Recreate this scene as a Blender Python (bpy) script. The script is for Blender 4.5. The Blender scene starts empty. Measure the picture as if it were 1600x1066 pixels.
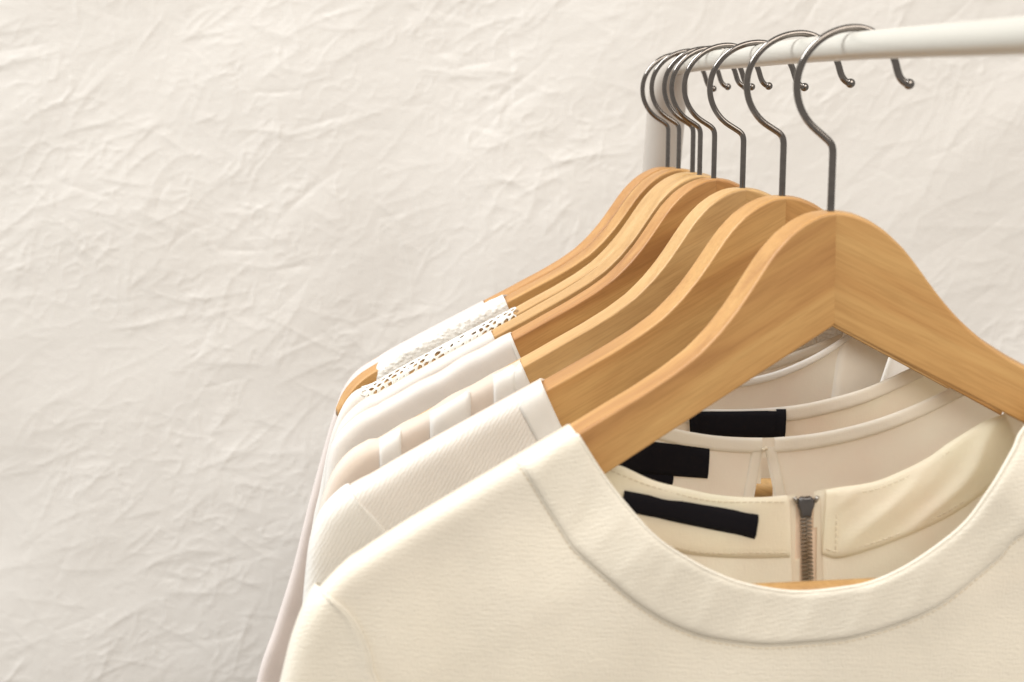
import bpy, bmesh, math, random
import numpy as np
from mathutils import Matrix

random.seed(4)
RNG = np.random.default_rng(11)
scene = bpy.context.scene
col = scene.collection
rad = math.radians
MM = 0.001
EYE = 1.45                                   # camera height in metres

# ------------------------------------------------------------------ camera
FPX = 2222.0                                 # focal length in photo pixels (50 mm on 36 mm)
TH = math.atan(.1692)                        # pitch down
PS = math.atan(.0756 * math.cos(TH))         # yaw to the right of the rail's direction (+Y)
cam_d = bpy.data.cameras.new('camera')
cam = bpy.data.objects.new('camera', cam_d)
col.objects.link(cam)
cam.location = (0, 0, EYE)
cam.rotation_euler = (math.pi / 2 - TH, 0, -PS)
cam_d.sensor_width = 36.0
cam_d.lens = 50.0
cam_d.clip_start = 0.02
cam_d.clip_end = 50
cam_d.dof.use_dof = True
cam_d.dof.focus_distance = 0.86
cam_d.dof.aperture_fstop = 11.0
scene.camera = cam

# ------------------------------------------------------------------ light
w = bpy.data.worlds.new('World')
scene.world = w
w.use_nodes = True
bg = w.node_tree.nodes['Background']
bg.inputs[0].default_value = (1.0, 0.96, 0.905, 1)
bg.inputs[1].default_value = 0.50


def area(name, loc, target, size, power, color):
    d = bpy.data.lights.new(name, 'AREA')
    d.shape = 'RECTANGLE'
    d.size, d.size_y = size
    d.energy = power
    d.color = color
    o = bpy.data.objects.new(name, d)
    col.objects.link(o)
    o.location = loc
    from mathutils import Vector
    o.rotation_euler = (Vector(target) - Vector(loc)).to_track_quat('-Z', 'Y').to_euler()
    return o


area('window_light', (-2.1, 0.80, EYE + 2.75), (0.0, 0.95, EYE - 0.15), (2.2, 2.0), 205, (0.93, 0.97, 1.0))
area('bounce_fill', (0.7, -0.9, EYE + 1.35), (0.0, 1.0, EYE - 0.1), (2.0, 1.6), 47, (1.0, 0.94, 0.86))  # warm fill lamp added behind the camera, in place of room bounce

scene.view_settings.view_transform = 'Standard'
scene.view_settings.look = 'None'
scene.view_settings.gamma = 1.0
scene.view_settings.exposure = -0.05
scene.render.engine = 'CYCLES'
scene.cycles.use_denoising = True
scene.cycles.max_bounces = 10
scene.cycles.transparent_max_bounces = 16

# ------------------------------------------------------------------ pixel rays (photo pixels, mm, camera at origin)
Fv = np.array([math.sin(PS) * math.cos(TH), math.cos(PS) * math.cos(TH), -math.sin(TH)])
Rv = np.array([math.cos(PS), -math.sin(PS), 0.0])
Uv = np.cross(Rv, Fv)


def ray(px, py):
    return Fv + Rv * (px - 800) / FPX + Uv * (-(py - 533) / FPX)


# ------------------------------------------------------------------ helpers
def link_mesh(name, verts, faces, mat, parent=None, smooth=True, merge=0.0, mat2=None, midx=None):
    me = bpy.data.meshes.new(name)
    me.from_pydata([tuple(v) for v in verts], [], [tuple(f) for f in faces])
    if mat2:
        me.polygons.foreach_set('material_index', midx)
    if merge:
        bm = bmesh.new()
        bm.from_mesh(me)
        bmesh.ops.remove_doubles(bm, verts=bm.verts, dist=merge)
        bm.to_mesh(me)
        bm.free()
    if smooth:
        me.polygons.foreach_set('use_smooth', [True] * len(me.polygons))
    me.materials.append(mat)
    if mat2:
        me.materials.append(mat2)
    me.update()
    o = bpy.data.objects.new(name, me)
    col.objects.link(o)
    if parent:
        o.parent = parent
    return o


def grid_faces(nr, nc, base=0, flip=False):
    f = []
    for i in range(nr - 1):
        for j in range(nc - 1):
            a = base + i * nc + j
            q = (a, a + 1, a + nc + 1, a + nc)
            f.append(q[::-1] if flip else q)
    return f


def tube(points, radii, seg=14, cap=True):
    """tube mesh round a polyline (local mm), returns verts (m), faces"""
    P = np.asarray(points, float)
    n = len(P)
    if np.isscalar(radii):
        radii = [radii] * n
    T_ = np.gradient(P, axis=0)
    T_ /= np.linalg.norm(T_, axis=1)[:, None]
    up = np.array([0, 1.0, 0]) if abs(T_[0][1]) < .8 else np.array([1.0, 0, 0])
    nrm = np.cross(T_[0], up)
    nrm /= np.linalg.norm(nrm)
    V, Fc = [], []
    for i in range(n):
        nrm = nrm - T_[i] * (nrm @ T_[i])
        nrm /= np.linalg.norm(nrm)
        b = np.cross(T_[i], nrm)
        for k in range(seg):
            a = 2 * math.pi * k / seg
            V.append((P[i] + radii[i] * (math.cos(a) * nrm + math.sin(a) * b)) * MM)
    for i in range(n - 1):
        for k in range(seg):
            k2 = (k + 1) % seg
            Fc.append((i * seg + k, i * seg + k2, (i + 1) * seg + k2, (i + 1) * seg + k))
    if cap:
        Fc.append(tuple(range(seg))[::-1])
        Fc.append(tuple(range((n - 1) * seg, n * seg)))
    return V, Fc


def sstep(a, b, x):
    t = np.clip((x - a) / (b - a), 0, 1)
    return t * t * (3 - 2 * t)


def tag(o, label=None, cat=None, group=None, kind=None):
    if label:
        o['label'] = label
    if cat:
        o['category'] = cat
    if group:
        o['group'] = group
    if kind:
        o['kind'] = kind
    return o


def sines(x, z, seed, n=6):
    """smooth pseudo noise in about -1..1"""
    r = np.random.default_rng(seed)
    s = 0
    for _ in range(n):
        a = r.uniform(0, 2 * math.pi)
        k = r.uniform(.5, 1.6)
        s = s + np.sin(k * (x * math.cos(a) + z * math.sin(a)) + r.uniform(0, 6.28))
    return s / math.sqrt(n)


# ------------------------------------------------------------------ materials
def new_mat(name):
    m = bpy.data.materials.new(name)
    m.use_nodes = True
    nt = m.node_tree
    b = nt.nodes['Principled BSDF']
    return m, nt, b


def N(nt, t, **kw):
    n = nt.nodes.new(t)
    for k, v in kw.items():
        setattr(n, k, v)
    return n


def mapping(nt, scale, rot=(0, 0, 0)):
    tc = N(nt, 'ShaderNodeTexCoord')
    mp = N(nt, 'ShaderNodeMapping')
    mp.inputs['Scale'].default_value = scale
    mp.inputs['Rotation'].default_value = rot
    nt.links.new(tc.outputs['Object'], mp.inputs[0])
    return mp


def noise(nt, vec, scale, detail=3, rough=.55, dist=0):
    n = N(nt, 'ShaderNodeTexNoise')
    n.inputs['Scale'].default_value = scale
    n.inputs['Detail'].default_value = detail
    n.inputs['Roughness'].default_value = rough
    n.inputs['Distortion'].default_value = dist
    nt.links.new(vec.outputs[0], n.inputs['Vector'])
    return n


def ramp(nt, fac, stops):
    r = N(nt, 'ShaderNodeValToRGB')
    el = r.color_ramp.elements
    el[0].position, el[0].color = stops[0][0], (*stops[0][1], 1)
    el[1].position, el[1].color = stops[-1][0], (*stops[-1][1], 1)
    for p, c in stops[1:-1]:
        e = el.new(p)
        e.color = (*c, 1)
    nt.links.new(fac, r.inputs[0])
    return r


def bump(nt, b, height, strength, dist, prev=None):
    bp = N(nt, 'ShaderNodeBump')
    bp.inputs['Strength'].default_value = strength
    bp.inputs['Distance'].default_value = dist
    nt.links.new(height, bp.inputs['Height'])
    if prev:
        nt.links.new(prev.outputs[0], bp.inputs['Normal'])
    nt.links.new(bp.outputs[0], b.inputs['Normal'])
    return bp


def cloth(name, color, rib=None, weave=0.25, trans=.25, alpha=1.0, fuzz=.3, var=.04, knit=0.0):
    """rib = (scale mm, rotation euler, distance mm, strength)"""
    m, nt, b = new_mat(name)
    b.inputs['Roughness'].default_value = .92
    b.inputs['Specular IOR Level'].default_value = .15
    b.inputs['Sheen Weight'].default_value = fuzz
    b.inputs['Sheen Roughness'].default_value = .6
    mp = mapping(nt, (1, 1, 1))
    n1 = noise(nt, mp, 28, 4)
    c = np.array(color)
    rp = ramp(nt, n1.outputs['Fac'], [(.3, tuple(c * (1 - var))), (.7, tuple(np.minimum(c * (1 + var), .95)))])
    nt.links.new(rp.outputs[0], b.inputs['Base Color'])
    # weave: two fine crossed noises
    mA = mapping(nt, (1, 1, .25))
    nA = noise(nt, mA, 1300, 2)
    mB = mapping(nt, (.25, 1, 1))
    nB = noise(nt, mB, 1300, 2)
    ad = N(nt, 'ShaderNodeMath', operation='ADD')
    nt.links.new(nA.outputs['Fac'], ad.inputs[0])
    nt.links.new(nB.outputs['Fac'], ad.inputs[1])
    last = bump(nt, b, ad.outputs[0], weave, .0005)
    if rib:
        tcr = N(nt, 'ShaderNodeTexCoord')
        ro = N(nt, 'ShaderNodeVectorRotate', rotation_type='Y_AXIS')
        ro.inputs['Angle'].default_value = rib[1][1]
        nt.links.new(tcr.outputs['Object'], ro.inputs['Vector'])
        r2 = N(nt, 'ShaderNodeVectorRotate', rotation_type='X_AXIS')
        r2.inputs['Angle'].default_value = rib[1][0]
        nt.links.new(ro.outputs[0], r2.inputs['Vector'])
        wv = N(nt, 'ShaderNodeTexWave', wave_type='BANDS', bands_direction='Z', wave_profile='SIN')
        wv.inputs['Scale'].default_value = .314 / (rib[0] * MM)
        wv.inputs['Distortion'].default_value = rib[4]
        wv.inputs['Detail'].default_value = 3
        wv.inputs['Detail Scale'].default_value = 1.6
        wv.inputs['Detail Roughness'].default_value = .6
        nt.links.new(r2.outputs[0], wv.inputs['Vector'])
        last = bump(nt, b, wv.outputs['Fac'], rib[3], rib[2] * MM, last)
    if knit:
        vo = N(nt, 'ShaderNodeTexVoronoi', feature='SMOOTH_F1')
        vo.inputs['Scale'].default_value = 330
        mk = mapping(nt, (1, 1, 1.4))
        nt.links.new(mk.outputs[0], vo.inputs['Vector'])
        inv = N(nt, 'ShaderNodeMath', operation='SUBTRACT')
        inv.inputs[0].default_value = 1
        nt.links.new(vo.outputs['Distance'], inv.inputs[1])
        last = bump(nt, b, inv.outputs[0], .9, knit * MM, last)
    n2 = noise(nt, mp, 14, 3)
    last = bump(nt, b, n2.outputs['Fac'], .25, .006, last)
    out = nt.nodes['Material Output']
    sh = b.outputs[0]
    if trans:
        tr = N(nt, 'ShaderNodeBsdfTranslucent')
        nt.links.new(rp.outputs[0], tr.inputs[0])
        nt.links.new(last.outputs[0], tr.inputs['Normal'])
        mx = N(nt, 'ShaderNodeMixShader')
        mx.inputs[0].default_value = trans
        nt.links.new(sh, mx.inputs[1])
        nt.links.new(tr.outputs[0], mx.inputs[2])
        sh = mx.outputs[0]
    if alpha < 1:
        tp = N(nt, 'ShaderNodeBsdfTransparent')
        tp.inputs[0].default_value = (1, .97, .93, 1)
        mx2 = N(nt, 'ShaderNodeMixShader')
        mx2.inputs[0].default_value = alpha
        nt.links.new(tp.outputs[0], mx2.inputs[1])
        nt.links.new(sh, mx2.inputs[2])
        sh = mx2.outputs[0]
    nt.links.new(sh, out.inputs['Surface'])
    return m


def wood(name, dark, mid, light, seed, gloss=.42):
    m, nt, b = new_mat(name)
    tc = N(nt, 'ShaderNodeTexCoord')
    oi = N(nt, 'ShaderNodeObjectInfo')
    va = N(nt, 'ShaderNodeVectorMath', operation='ADD')
    sc = N(nt, 'ShaderNodeVectorMath', operation='SCALE')
    cb = N(nt, 'ShaderNodeCombineXYZ')
    nt.links.new(oi.outputs['Random'], cb.inputs[0])
    nt.links.new(oi.outputs['Random'], cb.inputs[2])
    nt.links.new(cb.outputs[0], sc.inputs[0])
    sc.inputs['Scale'].default_value = 3.1 + seed
    nt.links.new(tc.outputs['Object'], va.inputs[0])
    nt.links.new(sc.outputs[0], va.inputs[1])
    mp = N(nt, 'ShaderNodeMapping')
    mp.inputs['Scale'].default_value = (6, 55, 55)
    rt = N(nt, 'ShaderNodeVectorRotate', rotation_type='Y_AXIS')
    rt.inputs['Angle'].default_value = rad(-27)
    nt.links.new(va.outputs[0], rt.inputs['Vector'])
    nt.links.new(rt.outputs[0], mp.inputs[0])
    n1 = noise(nt, mp, 1.0, 4, .55, .6)           # broad figure
    mp2 = N(nt, 'ShaderNodeMapping')
    mp2.inputs['Scale'].default_value = (45, 1000, 1000)
    nt.links.new(rt.outputs[0], mp2.inputs[0])
    n2 = noise(nt, mp2, 1.0, 3, .6)               # fine pores
    r1 = ramp(nt, n1.outputs['Fac'], [(.28, dark), (.5, mid), (.72, light)])
    r2 = ramp(nt, n2.outputs['Fac'], [(.36, (.83, .80, .75)), (.56, (1.04, 1.04, 1.04))])
    mx = N(nt, 'ShaderNodeMixRGB', blend_type='MULTIPLY')
    mx.inputs[0].default_value = .6
    nt.links.new(r1.outputs[0], mx.inputs[1])
    nt.links.new(r2.outputs[0], mx.inputs[2])
    nt.links.new(mx.outputs[0], b.inputs['Base Color'])
    b.inputs['Roughness'].default_value = gloss
    b.inputs['Specular IOR Level'].default_value = .4
    bump(nt, b, n2.outputs['Fac'], .12, .0004)
    return m


def metal(name, color, rough):
    m, nt, b = new_mat(name)
    b.inputs['Metallic'].default_value = 1
    mp = mapping(nt, (1, 1, 1))
    n = noise(nt, mp, 240, 4)
    rp = ramp(nt, n.outputs['Fac'], [(.3, tuple(np.array(color) * .8)), (.7, color)])
    nt.links.new(rp.outputs[0], b.inputs['Base Color'])
    rr = ramp(nt, n.outputs['Fac'], [(.3, (rough * .8,) * 3), (.75, (rough * 1.4,) * 3)])
    nt.links.new(rr.outputs[0], b.inputs['Roughness'])
    return m


def paint(name, color, rough, coat):
    m, nt, b = new_mat(name)
    mp = mapping(nt, (1, 1, 1))
    n = noise(nt, mp, 60, 4)
    c = np.array(color)
    rp = ramp(nt, n.outputs['Fac'], [(.3, tuple(c * .97)), (.7, tuple(c))])
    nt.links.new(rp.outputs[0], b.inputs['Base Color'])
    b.inputs['Roughness'].default_value = rough
    b.inputs['Coat Weight'].default_value = coat
    b.inputs['Coat Roughness'].default_value = .12
    bump(nt, b, n.outputs['Fac'], .05, .001)
    return m


M = {}
M['wood'] = wood('beech_wood', (.35, .162, .052), (.48, .255, .086), (.56, .33, .122), 0)
M['wood_dark'] = wood('red_beech_wood', (.32, .140, .043), (.44, .215, .068), (.53, .29, .10), 2)
M['wood_pale'] = wood('pale_beech_wood', (.42, .235, .088), (.52, .312, .125), (.59, .38, .17), 5)
M['steel'] = metal('dark_steel', (.235, .21, .19), .13)
M['brass'] = metal('old_brass', (.42, .385, .34), .32)
M['zip_pull'] = metal('gunmetal', (.16, .15, .145), .4)
M['rail'] = paint('cream_enamel', (.57, .54, .475), .40, .25)
M['post'] = paint('cream_plastic', (.50, .45, .395), .5, .1)
M['cream'] = cloth('cream_crepe', (.845, .78, .66), rib=(2.0, (rad(35), rad(-5), 0), .2, .24, 6), trans=.2, weave=.5)
M['cream_band'] = cloth('cream_crepe_band', (.845, .78, .66), rib=(2.1, (rad(35), rad(10), 0), .16, .3, 5), trans=.2, weave=.5)
M['cream_inside'] = cloth('cream_lining', (.96, .875, .725), trans=.45, weave=.2)
M['ribbed'] = cloth('white_ribbed_cotton', (.90, .865, .805), rib=(1.9, (0, rad(60), 0), .28, .38, 4.5), trans=.3, weave=.3)
M['white'] = cloth('white_viscose', (.905, .885, .845), trans=.38, weave=.15)
M['ivory'] = cloth('ivory_viscose', (.90, .855, .77), trans=.4, weave=.2)
M['inside'] = cloth('peach_lining', (.97, .87, .755), trans=.5, weave=.15)
M['sheer'] = cloth('sheer_chiffon', (.90, .84, .77), trans=.42, weave=.12, alpha=.87)
M['knit'] = cloth('white_knit', (.90, .875, .82), trans=.2, weave=.3, knit=1.2)
M['lace'] = cloth('white_cotton_lace', (.88, .85, .79), trans=.2, weave=.3)
M['pink'] = cloth('blush_jersey', (.80, .71, .66), trans=.25, weave=.15)
M['black'] = cloth('black_label', (.006, .005, .007), trans=0, weave=.25, fuzz=.02)
M['tape'] = cloth('zip_tape', (.80, .62, .47), trans=.25, weave=.4)
M['thread'] = cloth('cream_thread', (.70, .60, .45), trans=0, weave=.2)

# ------------------------------------------------------------------ backdrop (crumpled cotton sheet)
def backdrop():
    m, nt, b = new_mat('crumpled_cotton')
    b.inputs['Roughness'].default_value = .95
    b.inputs['Specular IOR Level'].default_value = .1
    b.inputs['Sheen Weight'].default_value = .2
    mp = mapping(nt, (1, 1, 1))
    n1 = noise(nt, mp, 3.0, 4)
    rp = ramp(nt, n1.outputs['Fac'], [(.3, (.73, .69, .64)), (.7, (.77, .735, .69))])
    nt.links.new(rp.outputs[0], b.inputs['Base Color'])
    nf = noise(nt, mp, 60, 5, .6, .8)
    b1 = bump(nt, b, nf.outputs['Fac'], .12, .003)
    nw = noise(nt, mp, 900, 2)
    bump(nt, b, nw.outputs['Fac'], .2, .0006, b1)
    W, H = 1760, 1260                       # mm
    nx, nz = 1100, 788
    xs = np.linspace(-880, 880, nx)
    zs = np.linspace(-820, 440, nz)
    X, Z = np.meshgrid(xs, zs)
    r = np.random.default_rng(7)
    # smooth random fields by filtering white noise
    kx = np.fft.fftfreq(nx, d=W / nx)[None, :]
    kz = np.fft.fftfreq(nz, d=H / nz)[:, None]

    def field(L, an=1.0, ang=0.0):
        c, s = math.cos(ang), math.sin(ang)
        a = (kx * c + kz * s) * an
        bb = (-kx * s + kz * c)
        g = np.exp(-((a * a + bb * bb) * L * L) * 2.2)
        f = np.fft.ifft2(np.fft.fft2(r.normal(size=(nz, nx))) * g).real
        return f / f.std()
    h = 4.0 * field(190) + 1.0 * field(75, 2.2, .55)
    msk = .42 + .58 * sstep(-.7, .9, field(150))          # crumpled more in places
    # ridged folds
    for L, A, an, ang in ((48, .45, 1.8, .5), (30, .45, 1.7, -.6), (20, .46, 2.2, .65), (15, .44, 1.7, 1.4), (11, .38, 1.9, .3),
                          (8, .29, 1.7, 2.4), (6, .2, 1.8, .7), (4.6, .12, 1.5, 1.7)):
        f = field(L, an, ang) + .35 * field(L * 2.2)
        brk = sstep(-.5, 1.1, field(L * 1.6))             # breaks the folds into short pieces
        h += msk * A * 1.9 * (np.exp(-np.abs(f) * 3.3) - .3) * brk
    # single sharp creases
    for _ in range(2300):
        cxx, czz = r.uniform(-870, 870), r.uniform(-810, 430)
        L = r.uniform(10, 62)
        a = r.normal(.5, .42) if r.random() < .62 else r.uniform(-1.5, 1.5)
        amp = r.uniform(.25, .95) * (1 if r.random() < .75 else -1)
        wd = r.uniform(1.2, 3.2)
        curv = r.normal(0, .0016)
        i0, i1 = np.searchsorted(xs, (cxx - L, cxx + L))
        j0, j1 = np.searchsorted(zs, (czz - L, czz + L))
        if i1 - i0 < 3 or j1 - j0 < 3:
            continue
        dx, dz = X[j0:j1, i0:i1] - cxx, Z[j0:j1, i0:i1] - czz
        u = dx * math.cos(a) + dz * math.sin(a)
        v = -dx * math.sin(a) + dz * math.cos(a) - curv * u * u - 2.5 * np.sin(u / r.uniform(14, 30) + r.uniform(0, 6))
        t = np.clip(1 - (u / L) ** 2, 0, 1) ** 1.3
        soft = np.where(v > 0, wd * 2.6, wd)              # one side steep, the other falls off slowly
        h[j0:j1, i0:i1] += amp * t * np.exp(-np.abs(v) / soft) * (.4 + msk[j0:j1, i0:i1])
    Y = 1500 - h * 0.57
    V = np.stack([X, Y, Z + 0], -1).reshape(-1, 3) * MM
    V[:, 2] += EYE
    me = bpy.data.meshes.new('backdrop')
    me.vertices.add(len(V))
    me.vertices.foreach_set('co', V.ravel())
    ii = (np.arange(nz - 1)[:, None] * nx + np.arange(nx - 1)[None, :]).ravel()
    q = np.stack([ii, ii + 1, ii + nx + 1, ii + nx], -1)
    me.loops.add(q.size)
    me.loops.foreach_set('vertex_index', q.ravel())
    me.polygons.add(len(q))
    me.polygons.foreach_set('loop_start', np.arange(0, q.size, 4))
    me.update(calc_edges=True)
    me.polygons.foreach_set('use_smooth', np.ones(len(q), bool))
    me.materials.append(m)
    o = bpy.data.objects.new('backdrop', me)
    col.objects.link(o)
    tag(o, 'crumpled off-white cotton sheet hung as a backdrop behind the clothes', None, kind='structure')


backdrop()

# ------------------------------------------------------------------ places of the eight hangers (mm from the camera)
X0, Z0 = 197.2, -50.2
HY = [650, 737, 826, 905, 949.5, 973.5, 1024.5, 1067.5]
HDZ = [0, 1.4, .2, 1.6, 1.5, 2.0, 2.2, 1.2]
HROLL = [-1.2, .1, 0, -.1, 0, .4, 1.3, .8]
HYAW = [0, 0, .6, -.5, .3, -.3, .5, 0]
HOOKYAW = [0, 1, -4, 3, 4, -3, -2, 6]
T = math.tan(rad(13))


def frame(i):
    loc = np.array([X0, HY[i], Z0 + HDZ[i]])
    Rm = np.array(Matrix.Rotation(rad(HYAW[i]), 3, 'Z') @ Matrix.Rotation(rad(HROLL[i]), 3, 'Y'))
    return loc, Rm


def place(o, i):
    o.location = (X0 * MM, HY[i] * MM, EYE + (Z0 + HDZ[i]) * MM)
    o.rotation_mode = 'QUATERNION'
    o.rotation_quaternion = (Matrix.Rotation(rad(HYAW[i]), 3, 'Z') @ Matrix.Rotation(rad(HROLL[i]), 3, 'Y')).to_quaternion()


# ------------------------------------------------------------------ clothes rail
def rail_dz(Y):
    return np.interp(Y, [-200, 300, 468, 560, 650, 737, 826, 905, 970, 1025, 1068, 1200],
                     [-6, -5.2, -3.4, -1.5, 0, .9, 1.1, 1.5, 1.9, 2.0, 1.3, -1])


RX, RZ = X0 + 9, 24.6
RR = 6.4


def clothes_rail():
    root = bpy.data.objects.new('clothes_rail', None)
    col.objects.link(root)
    root.location = (RX * MM, 1.09, EYE - 1.4)
    tag(root, 'white enamelled clothes rail on a pale upright, carrying all the hangers', 'clothes rail')
    off = np.array([RX, 1090, -1400.])
    ys = np.concatenate([np.linspace(-160, 300, 12), np.linspace(320, 1085, 60)])
    k = np.array([.05, .1, .2, .3, .2, .1, .05])
    zz = RZ + rail_dz(ys)
    zz[4:-4] = np.convolve(zz, np.ones(7) / 7, 'same')[4:-4]
    P = np.stack([np.full_like(ys, RX), ys, zz], -1) - off
    V, Fc = tube(P, RR, 32)
    link_mesh('rod', V, Fc, M['rail'], root)
    # far upright: widens out of a bend and leans away
    A = np.array([RX, 1078, RZ + 1.0])
    pts, rr = [], []
    for t in np.linspace(0, 1, 22):
        a = t * rad(78)
        pts.append(A + np.array([0, 52 * math.sin(a), -52 * (1 - math.cos(a))]))
        rr.append(RR + .4 + 8.4 * sstep(0, .7, t))
    e = pts[-1]
    d = np.array([-.03, math.cos(rad(78)), -math.sin(rad(78))])
    for s in np.linspace(20, 1400, 24):
        pts.append(e + d * s)
        rr.append(15.2)
    V, Fc = tube(np.array(pts) - off, rr, 32)
    link_mesh('upright', V, Fc, M['post'], root)


clothes_rail()

# ------------------------------------------------------------------ hangers
PX = [0, 8, 16, 24, 32, 38, 44, 50, 58, 68, 80, 95, 110, 122, 140, 160, 180, 200, 215, 226, 234, 240, 243]
PZ = [-.5, -1.3, -4.5, -9.8, -17.8, -26, -34.7, -42.8, -52, -61.3, -69.4, -77.8, -85.3, -91.5, -100.3, -110.2, -120, -130, -138, -144.5, -152, -161, -169]


def smooth_profile():
    # dense, slightly smoothed wood profile
    x = np.linspace(-30, 243, 547)
    z = np.interp(np.abs(x), PX, PZ)
    k = np.hanning(17)
    k /= k.sum()
    zs = np.convolve(np.pad(z, 8, 'edge'), k, 'valid')
    return x, zs


_px, _pz = smooth_profile()


def ztop(x):
    return np.interp(np.abs(x), _px, _pz)


def zbot(x):
    x = np.abs(x)
    return -52.5 - .537 * x + 12 * sstep(120, 225, x)


TH2 = 8.4                                     # half thickness of the wood


def arm_mesh(side):
    """one mitred half of the hanger, local X along the arm"""
    L = 243 / math.cos(rad(13))
    ss = np.concatenate([[0], np.linspace(2, L - 8, 64), L - 8 + 8 * np.sin(np.linspace(.2, 1, 6) * math.pi / 2)])
    r = 1.3
    V = []
    nsec = None
    for k, s in enumerate(ss):
        x = s * math.cos(rad(13))
        zt, zb = ztop(x), zbot(x)
        if x > 222:                            # round the nose
            q = (x - 222) / 21
            zb = zbot(222) + (ztop(243) - zbot(222)) * (1 - math.sqrt(max(0, 1 - min(q, 1) ** 2))) * .55 - (zt - ztop(243)) * 0
            zb = min(zb, zt - 5)
        h2 = TH2
        if s > L - 8:
            h2 = TH2 - 3.5 * ((s - (L - 8)) / 8) ** 2
        prof = []
        for (cy, cz, a0) in ((h2 - r, zt - r, 0), (-(h2 - r), zt - r, 90), (-(h2 - r), zb + r, 180), (h2 - r, zb + r, 270)):
            prof.append((cy, cz, a0))
        sec = []
        for cy, cz, a0 in prof:
            for j in range(5):
                a = rad(a0 + 22.5 * j)
                sec.append((cy + r * math.cos(a), cz + r * math.sin(a)))
            # support vertex just past the corner so flat faces shade flat
            a = rad(a0 + 90)
            if a0 == 0:
                sec.append((cy - .6, cz + r))
            elif a0 == 90:
                sec.append((cy - r, cz - .6))
            elif a0 == 180:
                sec.append((cy + .6, cz - r))
            else:
                sec.append((cy + r, cz + .6))
        # matching supports before each corner
        sec2 = []
        n = len(sec)
        for c in range(4):
            blk = sec[c * 6:(c + 1) * 6]
            first = blk[0]
            a0 = c * 90
            pre = {0: (first[0], first[1] - .6), 90: (first[0] + .6, first[1]), 180: (first[0], first[1] + .6), 270: (first[0] - .6, first[1])}[a0]
            sec2 += [pre] + blk
        nsec = len(sec2)
        for (y, z) in sec2:
            sx = s
            if k == 0:
                sx = -side * 0 + y * T         # mitre
            V.append((sx, y, z))
    V = np.array(V)
    Fc = []
    ns = len(ss)
    for i in range(ns - 1):
        for k in range(nsec):
            k2 = (k + 1) % nsec
            q = (i * nsec + k, i * nsec + k2, (i + 1) * nsec + k2, (i + 1) * nsec + k)
            Fc.append(q)
    Fc.append(tuple(range(nsec))[::-1])
    Fc.append(tuple(range((ns - 1) * nsec, ns * nsec)))
    return V, Fc


def hook_path(cx_, RL):
    cz_, R = 57.0, 26.0
    P = [(0, 0, -14), (0, 0, 0), (0, 0, 12), (0, 0, 22), (0, 0, 27.5), (-.5, 0, 30.0), (-2.2, 0, 31.9)]
    for a in np.linspace(232, 90, 34):
        P.append((cx_ + RL * math.cos(rad(a)), 0, cz_ + R * math.sin(rad(a))))
    for a in np.linspace(86, 22, 16):
        P.append((cx_ + (29.5 - cx_) * math.cos(rad(a)), 0, cz_ + R * math.sin(rad(a))))
    P += [(29.0, 0, 63.0), (30.2, 0, 60.3), (31.8, 0, 58.6), (33.4, 0, 57.8)]
    P = np.array(P, float)
    # resample + smooth
    d = np.concatenate([[0], np.cumsum(np.linalg.norm(np.diff(P, axis=0), axis=1))])
    t = np.linspace(0, d[-1], 150)
    Q = np.stack([np.interp(t, d, P[:, k]) for k in range(3)], -1)
    for _ in range(3):
        Q[1:-1] = .25 * Q[:-2] + .5 * Q[1:-1] + .25 * Q[2:]
    return Q


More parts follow.
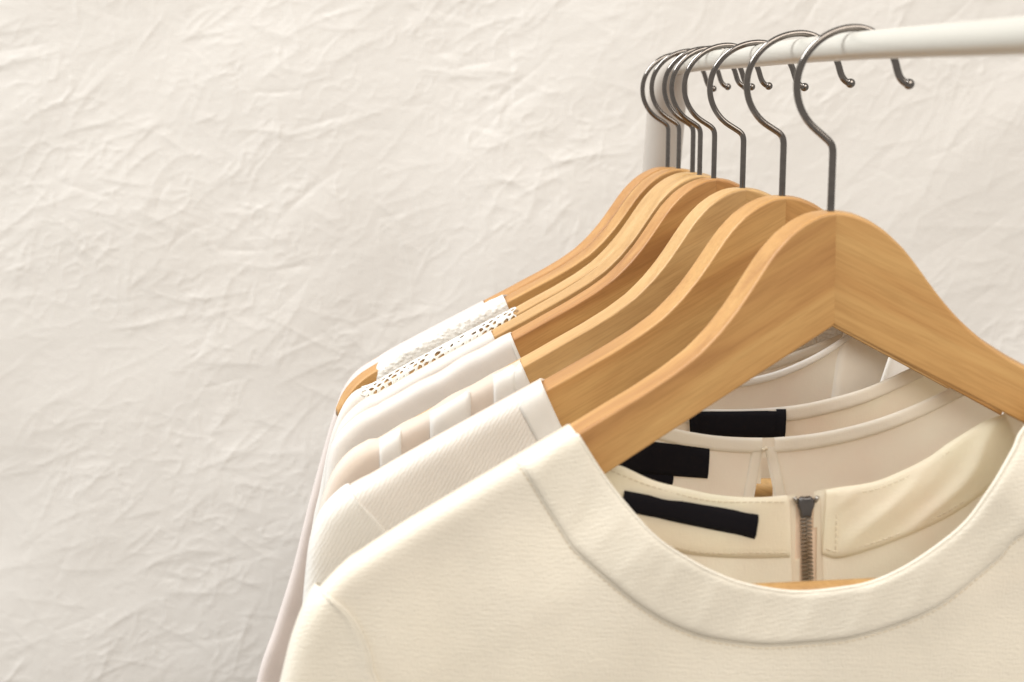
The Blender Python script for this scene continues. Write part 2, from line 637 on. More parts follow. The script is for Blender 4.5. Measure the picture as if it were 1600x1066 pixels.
HP = hook_path(8.5, 26.5)
HP2 = hook_path(7.5, 28.0)
armL = arm_mesh(-1)
HL = ['nearest wooden hanger, largest in view, holding the cream zipped dress',
      'second wooden hanger from the front, holding the ribbed white top',
      'third wooden hanger from the front, holding the sheer pleated blouse',
      'fourth wooden hanger from the front, reddest wood of the row',
      'fifth wooden hanger from the front, just before the closest pair of hooks',
      'sixth wooden hanger from the front, carrying the lace top',
      'seventh wooden hanger, its bare curved tip showing past the knitted strap',
      'farthest wooden hanger, beside the pale upright, holding the blush garment']
WM = ['wood', 'wood', 'wood_pale', 'wood_dark', 'wood_pale', 'wood_pale', 'wood', 'wood_dark']
shared = {}
for i in range(8):
    root = bpy.data.objects.new('clothes_hanger', None)
    col.objects.link(root)
    place(root, i)
    tag(root, HL[i], 'hanger', 'wooden hangers on the rail')
    mat = M[WM[i]]
    for side in (-1, 1):
        V, Fc = armL
        key = ('arm', side, WM[i])
        if key not in shared:
            Vm = V.copy()
            Fm = Fc
            if side == -1:                     # the arm's own X axis points along it; front is -Y for both after rotation
                Vm[:, 1] *= -1
                Fm = [f[::-1] for f in Fc]
            # mitre: front (towards -Y in world) end shorter; recompute from y
            k = np.abs(Vm[:, 0]) < 3.0
            first = np.arange(len(Vm)) < 28
            Vm[first, 0] = (-Vm[first, 1] * T if side == 1 else Vm[first, 1] * T)
            o = link_mesh('arm', Vm * MM, Fm, mat, root)
            shared[key] = o.data
        else:
            o = bpy.data.objects.new('arm', shared[key])
            col.objects.link(o)
            o.parent = root
        o.rotation_euler = (0, 0, -rad(13) if side == 1 else math.pi + rad(13))
    # trouser bar
    if 'bar' not in shared:
        bx_ = 172
        V, Fc = tube([(-bx_, -T * bx_, -171.6), (-60, -T * bx_, -171.6), (60, -T * bx_, -171.6), (bx_, -T * bx_, -171.6)], 5.5, 18)
        # little drop pegs joining bar and arms
        nV = len(V)
        for sx in (-1, 1):
            V2, F2 = tube([(sx * bx_, -T * bx_, -125), (sx * bx_, -T * bx_, -172)], 5.0, 14)
            Fc += [tuple(q + len(V) for q in f) for f in F2]
            V += V2
        o = link_mesh('trouser_bar', V, Fc, M['wood_pale'], root)
        shared['bar'] = o.data
    else:
        o = bpy.data.objects.new('trouser_bar', shared['bar'])
        col.objects.link(o)
        o.parent = root
    if i < 2:
        V, Fc = tube(HP if i == 0 else HP2, 1.72, 16)
        o = link_mesh('hook', V, Fc, M['steel'], root)
        shared['hook'] = o.data
        bm = bmesh.new()
        bmesh.ops.create_uvsphere(bm, u_segments=16, v_segments=10, radius=2.5 * MM)
        bmesh.ops.translate(bm, verts=bm.verts, vec=(HP[-1] + np.array([1.2, 0, -.2])) * MM)
        me = bpy.data.meshes.new('hook_tip')
        bm.to_mesh(me)
        bm.free()
        me.polygons.foreach_set('use_smooth', [True] * len(me.polygons))
        me.materials.append(M['steel'])
        shared['tip'] = me
    else:
        o = bpy.data.objects.new('hook', shared['hook'])
        col.objects.link(o)
        o.parent = root
    o.rotation_euler = (0, rad(-HROLL[i]), rad(HOOKYAW[i]))
    tp = bpy.data.objects.new('hook_tip', shared['tip'])
    col.objects.link(tp)
    tp.parent = o


# ------------------------------------------------------------------ garments
def catmull(P, step=2.0):
    P = np.asarray(P, float)
    Q = np.vstack([2 * P[0] - P[1], P, 2 * P[-1] - P[-2]])
    out = []
    for k in range(1, len(Q) - 2):
        p0, p1, p2, p3 = Q[k - 1], Q[k], Q[k + 1], Q[k + 2]
        n = max(2, int(np.linalg.norm(p2 - p1) / step))
        for t in np.arange(n) / n:
            out.append(.5 * ((2 * p1) + (-p0 + p2) * t + (2 * p0 - 5 * p1 + 4 * p2 - p3) * t * t + (-p0 + 3 * p1 - 3 * p2 + p3) * t ** 3))
    out.append(P[-1])
    return np.array(out)


def resample(P, n):
    P = np.asarray(P, float)
    d = np.concatenate([[0], np.cumsum(np.linalg.norm(np.diff(P, axis=0), axis=1))])
    t = np.linspace(0, d[-1], n)
    return np.stack([np.interp(t, d, P[:, k]) for k in range(P.shape[1])], -1)


class Garment:
    """A top hung on hanger i: front and back sheets that fold over the shoulder line."""

    def __init__(g, i, label, name, cat, drop, c=2.2, R=8.6, seed=1, fold=1.5, ridge_wave=0.0, strap_end=None, zbottom=-520):
        g.i, g.c, g.R, g.seed, g.fold = i, c, R, seed, fold
        g.loc, g.Rm = frame(i)
        g.rw = ridge_wave
        g.zbottom = zbottom
        g.root = bpy.data.objects.new(name, None)
        col.objects.link(g.root)
        place(g.root, i)
        tag(g.root, label, cat, 'pale tops and dresses hanging on the rail')
        xe = -drop[0][0]
        xr = np.arange(0, xe - 3, 2.5)
        pts = [(x, float(g.ridge0(x))) for x in xr]
        dr = catmull([(-x, z) for x, z in drop], 3.0)
        pts += [tuple(p) for p in dr]
        g.half = np.array(pts)                       # right half outline, x>=0
        # strictly increasing x
        hx = g.half[:, 0].copy()
        for k in range(1, len(hx)):
            hx[k] = max(hx[k], hx[k - 1] + .02)
        g.half[:, 0] = hx
        g.xmax = hx[-1]
        L = g.half[::-1].copy()
        L[:, 0] *= -1
        g.out = np.vstack([L, g.half[1:]])

    def ridge0(g, x):
        x = np.asarray(x, float)
        return ztop(x) + g.c + (g.rw * np.sin(np.abs(x) / 5.5 + g.seed) * np.sin(x / 17.0 + 2 * g.seed) if g.rw else 0)

    def top(g, x):
        return np.interp(np.abs(x), g.half[:, 0], g.half[:, 1])

    def dist(g, x, z):
        A, B = g.out[:-1], g.out[1:]
        d = B - A
        L2 = (d ** 2).sum(1) + 1e-9
        shp = np.shape(x)
        p = np.stack([np.ravel(x), np.ravel(z)], -1)
        res = np.empty(len(p))
        for s in range(0, len(p), 4000):
            q = p[s:s + 4000]
            t = np.clip(((q[:, None, :] - A) * d).sum(2) / L2, 0, 1)
            e = q[:, None, :] - (A + t[..., None] * d)
            res[s:s + 4000] = np.sqrt((e ** 2).sum(2).min(1))
        inside = p[:, 1] <= g.top(p[:, 0]) + 1e-6
        res = np.where(inside, res, 0)
        return res.reshape(shp)

    def y(g, x, z, side):
        """side -1 front, +1 back"""
        x = np.asarray(x, float)
        z = np.asarray(z, float)
        d = np.maximum(g.top(x) - z, 0)
        de = g.dist(x, z)
        if side < 0:
            a = 100 + 74 * sstep(0, 75, np.maximum(ztop(x) + g.c - z, 0))
        else:
            a = 100.0
        yc = -T * (np.abs(x) ** 6 + a ** 6) ** (1 / 6)
        q = np.clip(de / g.R, 0, 1)
        wv = g.R * np.maximum(0, 1 - (1 - q) ** 3) ** (1 / 3)
        f = g.fold * sines(x / 22.0, z / 70.0, g.seed * 7 + (side > 0)) * sstep(4, 60, de)
        f2 = .35 * g.fold * sines(x / 9.0, z / 14.0, g.seed * 7 + 3 + (side > 0)) * sstep(2, 30, de)
        return yc + side * wv + f + f2

    def pt(g, x, z, side, off=0.0):
        return np.stack([x, g.y(x, z, side) + side * off, z], -1)

    def px(g, pts, side):
        """photo pixels -> (x,z) on the front or back sheet"""
        out = []
        for p in pts:
            if len(p) == 3:
                out.append((p[1], p[2]))
                continue
            r = g.Rm.T @ ray(*p)
            o = g.Rm.T @ (-g.loc)
            yv = -30.0
            for _ in range(14):
                t = (yv - o[1]) / r[1]
                x, z = o[0] + t * r[0], o[2] + t * r[2]
                yv = .5 * yv + .5 * float(g.y(np.array([x]), np.array([z]), side)[0])
            out.append((x, z))
        return np.array(out)

    def body(g, neckF, neckB, mat, name='body', keep=None, matB=None, fine=1.0, disp=0.0):
        """neckF/neckB: (x,z) polylines from left neck point to right neck point"""
        V, Fc, mi = [], [], []
        for side, neck in ((-1, neckF), (1, neckB)):
            neck = np.asarray(neck, float)
            L = g.out[g.out[:, 0] < neck[0, 0] - .3]
            Rr = g.out[g.out[:, 0] > neck[-1, 0] + .3]
            tp = np.vstack([L, neck, Rr])
            hx = tp[:, 0].copy()
            for k in range(1, len(hx)):
                hx[k] = max(hx[k], hx[k - 1] + .02)
            tp[:, 0] = hx
            if fine < 1:
                tp = resample(tp, int(len(tp) / fine))
            D = np.concatenate([[0, .25, .8, 1.7, 3, 4.6, 6.4, 8.6], np.arange(11, 126, 3.5 * fine)])
            rest = np.linspace(0, 1, 26)[1:]
            rows = []
            Dm = D[-1]
            for dd in D:
                rows.append(tp[:, 1] - dd)
            for t in rest:
                rows.append((tp[:, 1] - Dm) * (1 - t) + t * np.minimum(g.zbottom, tp[:, 1] - Dm - 40))
            Zg = np.array(rows)
            Xg = np.repeat(tp[None, :, 0], len(rows), 0)
            P = g.pt(Xg, Zg, side)
            if disp:
                nn = sines(Xg / 1.3, Zg / 1.2, 5, 9)
                dz = disp * nn * np.where(Zg > -240, 1, 0)
                P[..., 1] += side * dz * .8
                P[..., 2] += dz * .7 * (g.dist(Xg, Zg) < 6)
            base = len(V)
            V += list(P.reshape(-1, 3) * MM)
            nr, nc = Xg.shape
            fs = grid_faces(nr, nc, base, flip=(side > 0))
            if keep is not None:
                xc = .25 * (Xg[:-1, :-1] + Xg[1:, :-1] + Xg[:-1, 1:] + Xg[1:, 1:]).ravel()
                zc = .25 * (Zg[:-1, :-1] + Zg[1:, :-1] + Zg[:-1, 1:] + Zg[1:, 1:]).ravel()
                kk = keep(xc, zc, side)
                fs = [f for f, k in zip(fs, kk) if k]
            Fc += fs
            mi += [int(side > 0)] * len(fs)
        o = link_mesh(name, V, Fc, mat, g.root, merge=.02 * MM, mat2=matB, midx=mi)
        return o

    def strip(g, A, B, side, off, mat, name, m=8, step=2.0, thick=1.0, wav=0.0, parent=None, edge=.5, ends=False, pucker=0.0):
        """a band lying on the sheet between curves A and B ((x,z) polylines); off = mm proud of it, positive = outward of the sheet"""
        A, B = np.asarray(A, float), np.asarray(B, float)
        L = max(np.linalg.norm(np.diff(A, axis=0), axis=1).sum(), np.linalg.norm(np.diff(B, axis=0), axis=1).sum())
        n = max(3, int(L / step))
        A, B = resample(A, n), resample(B, n)
        ts = np.linspace(0, 1, m)
        # close the edges down to the sheet
        tt = np.concatenate([[0, .0], ts[1:-1], [1.0, 1.0]])
        oo = np.concatenate([[-.25 * np.sign(off) if off else 0, off * edge], np.full(m - 2, off), [off * edge, -.25 * np.sign(off) if off else 0]])
        Xg = A[None, :, 0] * (1 - tt[:, None]) + B[None, :, 0] * tt[:, None]
        Zg = A[None, :, 1] * (1 - tt[:, None]) + B[None, :, 1] * tt[:, None]
        Og = np.repeat(oo[:, None], n, 1)
        if wav:
            Og = Og + wav * sines(Xg / 5.0, Zg / 5.0, g.seed + 40) * (np.abs(tt - .5) < .5)[:, None]
        if pucker:
            u_ = (Xg * .8 - Zg * .6 + 3 * np.sin(Zg / 9))
            Og = Og - pucker * (np.exp(-((u_ % 19) - 9) ** 2 / 9) + .6 * np.exp(-((u_ % 31) - 16) ** 2 / 16)) * np.sin(np.clip(tt, 0, 1) * math.pi)[:, None] ** .5 * sstep(0, 12, Xg - Xg.min())
        if ends:
            Og[:, 0] = -.2 * np.sign(off)
            Og[:, -1] = -.2 * np.sign(off)
        P = np.stack([Xg, g.y(Xg, Zg, side) + side * Og, Zg], -1)
        nr, nc = Xg.shape
        return link_mesh(name, P.reshape(-1, 3) * MM, grid_faces(nr, nc), mat, parent or g.root)

    def cord(g, A, side, off, r, mat, name, parent=None, dash=None):
        A = np.asarray(A, float)
        P = np.stack([A[:, 0], g.y(A[:, 0], A[:, 1], side) + side * off, A[:, 1]], -1)
        V, Fc = tube(P, r, 8)
        return link_mesh(name, V, Fc, mat, parent or g.root)

    def stitches(g, A, side, off, mat, name, parent=None, length=2.2, gap=1.0, r=.22):
        A = np.asarray(A, float)
        Lt = np.linalg.norm(np.diff(A, axis=0), axis=1).sum()
        n = int(Lt / .5)
        A = resample(A, n)
        P = np.stack([A[:, 0], g.y(A[:, 0], A[:, 1], side) + side * off, A[:, 1]], -1)
        V, Fc = [], []
        k, st, gp = 0, int(length / .5), max(1, int(gap / .5))
        while k + st < n:
            v, f = tube(P[k:k + st + 1], r, 5)
            Fc += [tuple(q + len(V) for q in ff) for ff in f]
            V += v
            k += st + gp
        return tag(link_mesh(name, V, Fc, mat, parent or g.root), kind='stuff')


def neck_curve(g, xl, xr, zc, p, n=60):
    """dip from the shoulder line at xl to the one at xr, lowest zc"""
    c, h = (xl + xr) / 2, (xr - xl) / 2
    t = np.sin(np.linspace(-1, 1, n) * math.pi / 2)
    x = c + h * t
    zr = np.where(t < 0, g.top(xl), g.top(xr))
    z = zc + (zr - zc) * np.abs(t) ** p
    return np.stack([x, z], -1)


def offset_down(A, dz):
    B = np.asarray(A, float).copy()
    B[:, 1] -= dz
    return B


# ---- 1: the cream dress in front -------------------------------------------------
g = Garment(0, 'cream dress nearest the camera with wide neckband and metal back zip', 'zipped_dress', 'dress',
            [(-226, -141), (-234, -147.5), (-242, -156.5), (-249, -171.6), (-254, -188), (-263, -222), (-278, -280), (-296, -400), (-306, -520)],
            c=3.0, R=11.5, seed=3, fold=2.3)
nl = [(888, 655), (900, 676), (937, 734), (973, 782), (1022, 836), (1071, 870), (1119, 895), (1168, 912), (1241, 923), (1315, 917),
      (1363, 907), (1412, 885), (1461, 853), (1510, 812), (1549, 758), (1583, 699), (1600, 666)]
ol = [(805, 703), (820, 735), (850, 785), (880, 832), (900, 860), (949, 904), (997, 943), (1046, 973), (1095, 992), (1144, 1001),
      (1200, 1006), (1254, 1003), (1309, 998), (1345, 991), (1417, 968), (1472, 941), (1526, 899), (1562, 868), (1600, 832)]
inner = g.px(nl, -1)
outer = g.px(ol, -1)
inner[0, 1] = g.top(inner[0, 0])
outer[0, 1] = g.top(outer[0, 0])
print('inner', inner[-4:], outer[-3:])
inner = np.vstack([inner, [(102, g.top(102))]])
outer = np.vstack([outer, [(118, -128)], [(134, g.top(134))]])
inner, outer = catmull(inner, 2), catmull(outer, 2)
nB_px = [(941, 719), (973, 729), (1022, 751), (1071, 763), (1119, 773), (1173, 777), (1236, 774), (1283, 766), (1305, 762), (1363, 753), (1412, 734), (1451, 714),
         (1485, 690), (1534, 660), (1568, 646)]
nb = g.px(nB_px, 1)
nb = np.vstack([[(inner[0, 0], inner[0, 1])], [(-112, -101)], nb, [(inner[-1, 0], inner[-1, 1])]])
nb = nb[np.argsort(nb[:, 0])]
nb = catmull(nb, 2)
zc_ = g.px([(1258, 779), (1262, 910)], 1)
zipx = zc_[0, 0]


def keep1(x, z, side):
    zx = zc_[0, 0] + (zc_[1, 0] - zc_[0, 0]) * (z - zc_[0, 1]) / (zc_[1, 1] - zc_[0, 1])
    slit = (side > 0) & (np.abs(x - zx) < 4.6) & (z > -330)
    return ~slit


body1 = g.body(inner, nb, M['cream'], keep=keep1, matB=M['cream_inside'])
band = g.strip(inner, outer, -1, 2.3, M['cream_band'], 'neckband', m=14, wav=.22, pucker=-.38)
g.cord(resample(inner[2:-2], 160) + np.array([0, -.6]), -1, .7, 1.05, M['cream_band'], 'rolled_edge', parent=band)
sd = band.modifiers.new('t', 'SUBSURF')
sd.levels = sd.render_levels = 1
# rolled seam beside the band
seam = catmull(outer + np.array([0, -.6]), 2)
g.cord(seam, -1, .05, .55, M['cream'], 'seam_cord', parent=body1)
g.stitches(seam + np.array([0, -1.6]), -1, .12, M['thread'], 'stitching', body1, length=2.0, gap=1.2, r=.2)
# sleeve caps (left in view, right mirrored)
sl_px = [(503, 915), (519, 937), (545, 959), (563, 988), (577, 1024), (588, 1066)]
sl = g.px(sl_px, -1)
sl[0, 1] = g.top(sl[0, 0])
sl = np.vstack([sl, [(-196, -240)], [(-192, -285)], [(-200, -330)]])


def sleeve(g, seam, mat, name, off=1.6, parent=None):
    for s in (1, -1):
        S = catmull(seam, 3)
        n = 70
        S = resample(S, n)
        z1 = S[-1, 1]
        o = g.out[(g.out[:, 0] <= S[0, 0]) & (g.out[:, 1] >= z1 - 60)][::-1]
        o = resample(np.vstack([S[0], o]), n)
        V = []
        us = np.concatenate([[0, 0, .03, .07], np.linspace(.13, 1, 16) ** .8])
        ofs = np.concatenate([[-.3, off * .7, off * 1.25, off * 1.05], np.full(16, off)])
        rows = []
        for side in (-1, 1):
            Xg = S[None, :, 0] * (1 - us[:, None]) + o[None, :, 0] * us[:, None]
            Zg = S[None, :, 1] * (1 - us[:, None]) + o[None, :, 1] * us[:, None]
            yy = g.y(Xg, Zg, side)
            # push outwards: y by side, and the fold line away from the body
            P = np.stack([Xg, yy + side * ofs[:, None] * np.where(us < .995, 1, 0)[:, None], Zg], -1)
            out = (us[:, None] ** 6) * off * 1.3
            P[..., 0] -= out
            P[..., 2] += out * .5 * np.linspace(1, 0, n)[None, :]
            rows.append(P)
        allr = np.concatenate([rows[0], rows[1][::-1][1:]], 0)
        if s < 0:
            allr[..., 0] *= -1
        nr, nc = allr.shape[:2]
        link_mesh(name, allr.reshape(-1, 3) * MM, grid_faces(nr, nc, 0, flip=s < 0), mat, g.root)


sleeve(g, sl, M['cream'], 'sleeve', off=2.1)
g.cord(resample(catmull(sl, 3), 90), -1, 1.1, 1.0, M['cream'], 'sleeve_seam')
# inside: facing on either side of the zip, label, zip
fl_top = g.px([(941, 720), (973, 730), (1022, 752), (1071, 764), (1119, 774), (1173, 778), (1229, 774)], 1)
fl_bot = g.px([(925, 800), (960, 822), (1010, 848), (1060, 862), (1100, 868), (1160, 871), (1234, 870)], 1)
facL = g.strip(catmull(fl_top, 2), catmull(fl_bot, 2), 1, -1.4, M['cream_inside'], 'back_facing', m=12, wav=.35, ends=False)
fr_top = g.px([(1290, 766), (1305, 763), (1363, 754), (1412, 735), (1451, 715), (1485, 691), (1534, 661), (1568, 647)], 1)
fr_bot = g.px([(1284, 866), (1315, 871), (1388, 848), (1461, 817), (1505, 792), (1545, 762), (1580, 735), (1600, 715)], 1)
facR = g.strip(catmull(fr_top, 2), catmull(fr_bot, 2), 1, -1.4, M['cream_inside'], 'back_facing', m=18, wav=.25, pucker=2.2)
g.stitches(catmull(g.px([(945, 731), (1022, 760), (1119, 782), (1228, 783)], 1), 2), 1, -1.75, M['thread'], 'stitching', facL)
g.stitches(catmull(g.px([(1000, 838), (1060, 855), (1119, 863), (1230, 862)], 1), 2), 1, -1.75, M['thread'], 'stitching', facL)
g.stitches(catmull(g.px([(1290, 856), (1315, 860), (1388, 838), (1461, 807), (1505, 782)], 1), 2), 1, -1.75, M['thread'], 'stitching', facR)
g.stitches(catmull(g.px([(1305, 774), (1363, 764), (1412, 745), (1451, 725), (1485, 701)], 1), 2), 1, -1.75, M['thread'], 'stitching', facR)
g.stitches(catmull(g.px([(1304, 772), (1305, 815), (1304, 860)], 1), 2), 1, -1.75, M['thread'], 'stitching', facR)
# welted edges by the zip
lt = g.px([(975, 765), (1184, 803)], 1)
lb = g.px([(964, 795), (1178, 841)], 1)
lab = g.strip(lt, lb, 1, -3.2, M['black'], 'label', m=6)
tag(lab, 'plain black woven label left of the zip')
# zip
zt = np.linspace(0, 1, 60)[:, None]
Zl = zc_[0] + (zc_[1] - zc_[0]) * np.linspace(0, 1.6, 60)[:, None]
tape = g.strip(Zl + np.array([-7.5, 0]), Zl + np.array([7.5, 0]), 1, .9, M['tape'], 'zip', m=6)
V, Fc = [], []


def add_box(V, Fc, c, h, rot=0):
    ca, sa = math.cos(rot), math.sin(rot)
    b0 = len(V)
    for sx in (-1, 1):
        for sy in (-1, 1):
            for sz in (-1, 1):
                dx, dz = sx * h[0], sz * h[2]
                V.append((np.array(c) + np.array([dx * ca - dz * sa, sy * h[1], dx * sa + dz * ca])) * MM)
    for q in ((0, 1, 3, 2), (4, 6, 7, 5), (0, 4, 5, 1), (2, 3, 7, 6), (0, 2, 6, 4), (1, 5, 7, 3)):
        Fc.append(tuple(b0 + k for k in q))


zx0, zz0 = zc_[0]
zdir = (zc_[1] - zc_[0]) / np.linalg.norm(zc_[1] - zc_[0])
Ltot = np.linalg.norm(zc_[1] - zc_[0]) * 1.5
k = 0
s = 8.0
while s < Ltot:
    c = zc_[0] + zdir * s
    sx = -1 if k % 2 else 1
    c2 = c + np.array([sx * 1.3, 0])
    yv = float(g.y(c2[:1], c2[1:], 1)[0]) - .6
    add_box(V, Fc, (c2[0], yv, c2[1]), (1.35, .9, .46))
    s += .98
    k += 1
tag(link_mesh('zip_teeth', V, Fc, M['brass'], tape, smooth=False), kind='stuff')
# slider: rounded head narrowing downwards, with stops at the top
prof = [(0, .6), (2.2, .9), (3.6, -.3), (4.2, -2.2), (3.9, -4.2), (3.0, -6.2), (2.7, -8.6), (2.5, -9.4)]
V, Fc = [], []
ring = [(x, z) for x, z in prof] + [(-x, z) for x, z in prof[::-1][:-1]]
y0 = float(g.y(np.array([zx0]), np.array([zz0 - 4]), 1)[0])
for yy, sc_ in ((-.2, .97), (-2.2, 1.0), (-3.0, .84)):
    for x, z in ring:
        V.append(np.array([zx0 + x * sc_, y0 + yy, zz0 - 2.4 + (z + 4) * sc_ - 4 + 3]) * MM)
nr_ = len(ring)
for a in range(2):
    for b in range(nr_):
        b2 = (b + 1) % nr_
        Fc.append((a * nr_ + b, a * nr_ + b2, (a + 1) * nr_ + b2, (a + 1) * nr_ + b))
Fc.append(tuple(range(2 * nr_, 3 * nr_)))
sl_o = link_mesh('zip_slider', V, Fc, M['zip_pull'], tape, smooth=False)
bv = sl_o.modifiers.new('b', 'BEVEL')
bv.width = .0003
bv.segments = 2
for sx in (-1, 1):
    V, Fc = tube([(zx0 + sx * 4.2, y0 - 1.6, zz0 - 1.4), (zx0 + sx * 5.2, y0 - 1.9, zz0 + .3), (zx0 + sx * 5.7, y0 - 1.6, zz0 + 1.3)], 1.0, 10)
    link_mesh('zip_stop', V, Fc, M['brass'], tape)

# ---- 2: ribbed white top with keyhole back ----------------------------------------
g = Garment(1, 'ribbed white top, second from the front, with a keyhole at the back neck', 'ribbed_top', 'top',
            [(-216, -134.5), (-224, -138), (-232, -143.5), (-239, -151), (-244, -163), (-247, -182), (-253, -240), (-262, -330), (-270, -520)],
            c=4.0, R=11.6, seed=5, fold=1.0)
nF = neck_curve(g, -130, 118, -205, 2.6)
nBk = neck_curve(g, -130, 118, -128.5, 2.0)
key = g.px([(1193, 702), (1178, 775), (1210, 775)], 1)


def keep2(x, z, side):
    t = (key[0, 1] - z) / (key[0, 1] - key[1, 1])
    xl = key[0, 0] + (key[1, 0] - key[0, 0]) * np.clip(t, 0, 1)
    xr = key[0, 0] + (key[2, 0] - key[0, 0]) * np.clip(t, 0, 1)
    return ~((side > 0) & (t > 0) & (t < 1.5) & (x > xl - .8) & (x < xr + .8))


body2 = g.body(nF, nBk, M['ribbed'], keep=keep2, matB=M['inside'])
g.strip(nF[:], np.vstack([nF[:, 0] * 1.0 + np.where(nF[:, 0] < -6, -1, 1) * 12 * np.abs((nF[:, 0] + 6) / 124) ** 2, nF[:, 1] - 11]).T, -1, 1.0, M['white'], 'neckband', m=8)
nc_ = nBk[(nBk[:, 0] < key[0, 0] - .5)]
bb1 = g.strip(nc_, offset_down(nc_, 8.0), 1, -1.5, M['ivory'], 'back_neckband', m=7, wav=.15)
nc_ = nBk[(nBk[:, 0] > key[0, 0] + .7)]
bb2 = g.strip(nc_, offset_down(nc_, 8.0), 1, -1.5, M['ivory'], 'back_neckband', m=7, wav=.15)
for a, b_ in ((1, -1), (2, 1)):
    A = np.array([key[0] + (b_ * .4, 1.5), key[a], key[a] + (b_ * 1.5, -14)])
    Bc = A + np.array([b_ * 6.0, 0.0])
    g.strip(A, Bc, 1, -1.1, M['ivory'], 'keyhole_binding', m=6, step=1.5, wav=.2)
V, Fc = tube(np.stack([np.array([-1.2, -.4, .5, 1.2]) + key[0, 0], np.full(4, float(g.y(key[:1, 0], key[:1, 1], 1)[0]) - 2.4), key[0, 1] + np.array([1.2, 0, 1.4, .2])], -1), .9, 8)
link_mesh('thread_loop', V, Fc, M['thread'], g.root)
lt, lb = g.px([(945, 683), (1108, 700)], 1), g.px([(945, 737), (1105, 747)], 1)
tag(g.strip(lt, lb, 1, -2.4, M['black'], 'label', m=6), 'black woven label partly behind the nearest hanger')
lt, lb = g.px([(985, 738), (1052, 742)], 1), g.px([(985, 758), (1050, 757)], 1)
g.strip(lt, lb, 1, -2.0, M['black'], 'size_tab', m=5)
sl = g.px([(548, 771), (562, 786), (585, 808), (603, 830), (625, 865)], -1)
sl[0, 1] = g.top(sl[0, 0])
sl = np.vstack([sl, [(-186, -225)], [(-190, -275)]])
sleeve(g, sl, M['ribbed'], 'sleeve', off=1.3)

# ---- 3: sheer pleated blouse ------------------------------------------------------
g = Garment(2, 'sheer peach-white pleated blouse, third from the front, wood showing through', 'sheer_blouse', 'blouse',
            [(-220, -136), (-231, -142), (-240, -152.5), (-246.5, -168), (-250.5, -186), (-254, -204), (-258, -228), (-268, -280), (-285, -400), (-292, -520)],
            c=2.2, R=10.5, seed=8, fold=1.2, ridge_wave=.9)
nF = neck_curve(g, -134, 126, -215, 2.6)
nBk = neck_curve(g, -134, 126, -131, 2.4)
g.body(nF, nBk, M['sheer'], matB=M['inside'])
g.strip(nBk, offset_down(nBk, 9.0), 1, -1.2, M['ivory'], 'back_neckband', m=7, wav=.12)
g.strip(nBk[3:-3], offset_down(nBk[3:-3], 70), 1, .8, M['inside'], 'back_yoke', m=10, wav=.15)
g.strip(nF, np.vstack([nF[:, 0] + np.where(nF[:, 0] < -4, -1, 1) * 8 * np.abs((nF[:, 0] + 4) / 130) ** 2, nF[:, 1] - 7]).T, -1, 1.0, M['white'], 'neckband', m=7)
lt, lb = g.px([(1075, 643), (1227, 641)], 1), g.px([(1077, 679), (1225, 685)], 1)
tag(g.strip(lt, lb, 1, -2.4, M['black'], 'label', m=6), 'uppermost black woven label in the neck opening')
for (x0, x1, b0, b1) in ((-214, -202, -211, -200), (-186, -163, -186, -162), (-150, -137, -152, -139)):
    A = np.array([(x0, g.top(x0)), (x0, g.top(x0) - 20), (b0, g.top(x0) - 110)])
    Bc = np.array([(x1, g.top(x1)), (x1, g.top(x1) - 20), (b1, g.top(x1) - 110)])
    g.strip(A, Bc, -1, 1.3, M['white'], 'pleat', m=8, step=1.5)

for t0 in (0.0, .9):
    A = lt[0] + (lt[1] - lt[0]) * np.array([[t0], [t0 + .1]]) + np.array([0, .9])
    Bc = lb[0] + (lb[1] - lb[0]) * np.array([[t0], [t0 + .1]])
    g.strip(A, Bc, 1, -2.9, M['black'], 'folded_label_end', m=5, step=1.5)

# ---- 4: thin white blouse ---------------------------------------------------------
g = Garment(3, 'thin white blouse with a rippled shoulder, fourth from the front', 'white_blouse', 'blouse',
            [(-216, -135.5), (-224, -138.5), (-232, -143.5), (-240, -151.5), (-245.5, -163), (-250, -200), (-252, -260), (-266, -400), (-272, -520)],
            c=2.8, R=10.5, seed=13, fold=1.6, ridge_wave=.9)
nF = neck_curve(g, -133, 116, -215, 2.6)
nBk = neck_curve(g, -133, 108, -132, 2.5)
g.body(nF, nBk, M['white'], matB=M['inside'])
g.strip(nBk, offset_down(nBk, 5.0), 1, -1.3, M['white'], 'back_neckband', m=6)
g.strip(nF, offset_down(nF, 6), -1, 1.0, M['white'], 'neckband', m=6)
A = np.array([(86, g.top(86) - 20), (80, -120), (76, -160)])
g.strip(A, A + np.array([40, 0]), 1, -.8, M['ivory'], 'shoulder_panel', m=8)

# ---- 5: plain white blouse --------------------------------------------------------
g = Garment(4, 'plain smooth white blouse directly in front of the lace top', 'plain_blouse', 'blouse',
            [(-221, -137.5), (-230, -143), (-238, -150.5), (-244, -160.5), (-248.5, -177), (-253, -207), (-262, -260), (-275, -400), (-282, -520)],
            c=2.2, R=10.2, seed=17, fold=.6)
nF = neck_curve(g, -143, 126, -215, 2.6)
nBk = neck_curve(g, -143, 126, -132, 2.1)
g.body(nF, nBk, M['white'], matB=M['inside'])
g.strip(nBk, offset_down(nBk, 7.0), 1, -1.0, M['ivory'], 'back_neckband', m=6)

# ---- 6: lace top ------------------------------------------------------------------
g = Garment(5, 'white crochet lace top with openwork shoulder, between knit and blouse', 'lace_top', 'top',
            [(-222, -139), (-230, -141.5), (-236, -147), (-242, -158), (-248, -176), (-254, -205), (-262, -250), (-275, -400), (-282, -520)],
            c=2.2, R=9.3, seed=21, fold=.5)
nF = neck_curve(g, -138, 126, -215, 2.6)
nBk = neck_curve(g, -138, 126, -118, 2.2)


def keep6(x, z, side):
    d = g.top(x) - z
    return ~((np.abs(x) > 60) & (np.abs(x) < 224) & (d < 48) & (z > -190))


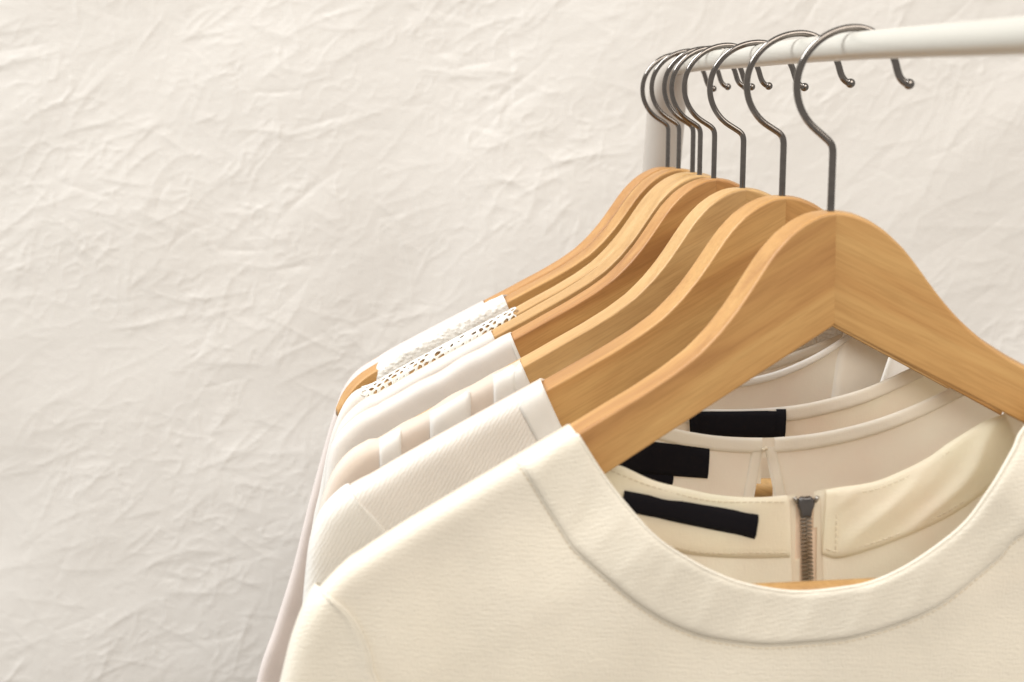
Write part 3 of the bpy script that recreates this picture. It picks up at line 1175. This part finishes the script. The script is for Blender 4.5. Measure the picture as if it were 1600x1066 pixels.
g.body(nF, nBk, M['white'], keep=keep6, matB=M['inside'])
cell = 4.8
for side_x in (-1, 1):
    V, Fc = [], []
    rr = np.random.default_rng(31)
    hexes = {}

    def corner(cx_, cy_, k):
        a = rad(60 * k + 30)
        x, y = cx_ + cell / math.sqrt(3) * math.cos(a), cy_ + cell / math.sqrt(3) * math.sin(a)
        key_ = (round(x * 4), round(y * 4))
        if key_ not in hexes:
            hexes[key_] = (x + rr.normal(0, .5), y + rr.normal(0, .5))
        return hexes[key_]
    lim = 52.0
    row = 0
    vv = -lim
    while vv < lim:                                   # v runs from the front, over the shoulder, to the back
        uu = 126.0 + (cell / 2 if row % 2 else 0)
        while uu < 226:
            cs = np.array([corner(uu, vv, k) for k in range(6)])
            cen = cs.mean(0)
            dense = (rr.random() < .25) or (148 < uu < 172 and rr.random() < .8)
            inn = rr.uniform(.46, .74) if not dense else rr.uniform(.1, .25)
            b0 = len(V)
            for sc_, lift in ((1.0, 0), (.5 + .5 * inn, .22), (inn, 0)):
                for cpt in cs:
                    p = cen + (cpt - cen) * sc_
                    V.append((p[0], p[1], lift))
            for a in range(2):
                for b in range(6):
                    b2 = (b + 1) % 6
                    Fc.append((b0 + a * 6 + b, b0 + a * 6 + b2, b0 + a * 6 + 6 + b2, b0 + a * 6 + 6 + b))
            uu += cell
        vv += cell * .866
        row += 1
    V = np.array(V)
    u, v, lift = V.T
    x = u * side_x
    dd = np.abs(v)
    z = g.top(x) - np.where(dd < 12, dd * dd / 24, dd - 6)   # rolls over the ridge
    yF, yB = g.y(x, z, -1), g.y(x, z, 1)
    y = np.where(v < 0, yF - lift - .3, yB + lift + .3)
    P = np.stack([x, y, z + (dd < 6) * lift], -1)
    o = link_mesh('lace_yoke', P * MM, Fc, M['lace'], g.root, merge=.01 * MM)
    so = o.modifiers.new('s', 'SOLIDIFY')
    so.thickness = .0004
A = np.stack([np.linspace(-226, -130, 40), g.top(np.linspace(-226, -130, 40)) - 46], -1)
g.strip(nBk, offset_down(nBk, 14), 1, -1.0, M['knit'], 'back_neckband', m=8)

# ---- 7: knitted sleeveless top ----------------------------------------------------
g = Garment(6, 'bobbly white knitted sleeveless top whose strap stops short of the hanger tip', 'knitted_top', 'top',
            [(-206, -130), (-213, -134), (-216.5, -139), (-218, -150), (-217.5 - 1, -171.6), (-219, -210), (-222, -260), (-250, -420), (-256, -520)],
            c=4.4, R=11.5, seed=27, fold=.5)
nF = neck_curve(g, -128, 118, -205, 2.6)
nBk = neck_curve(g, -128, 118, -110, 2.2)
g.body(nF, nBk, M['knit'], fine=.55, disp=.33)

# ---- 8: blush garment at the back -------------------------------------------------
g = Garment(7, 'blush pink soft garment farthest back, seen as a strip at the left edge', 'blush_top', 'top',
            [(-216, -137), (-232, -147), (-242, -160), (-249, -179), (-257, -207), (-267, -244), (-279, -292), (-292, -334), (-304, -370), (-318, -440), (-326, -520)],
            c=2.0, R=10.2, seed=33, fold=1.0)
nF = neck_curve(g, -140, 126, -205, 2.6)
nBk = neck_curve(g, -140, 126, -120, 2.2)
g.body(nF, nBk, M['pink'])
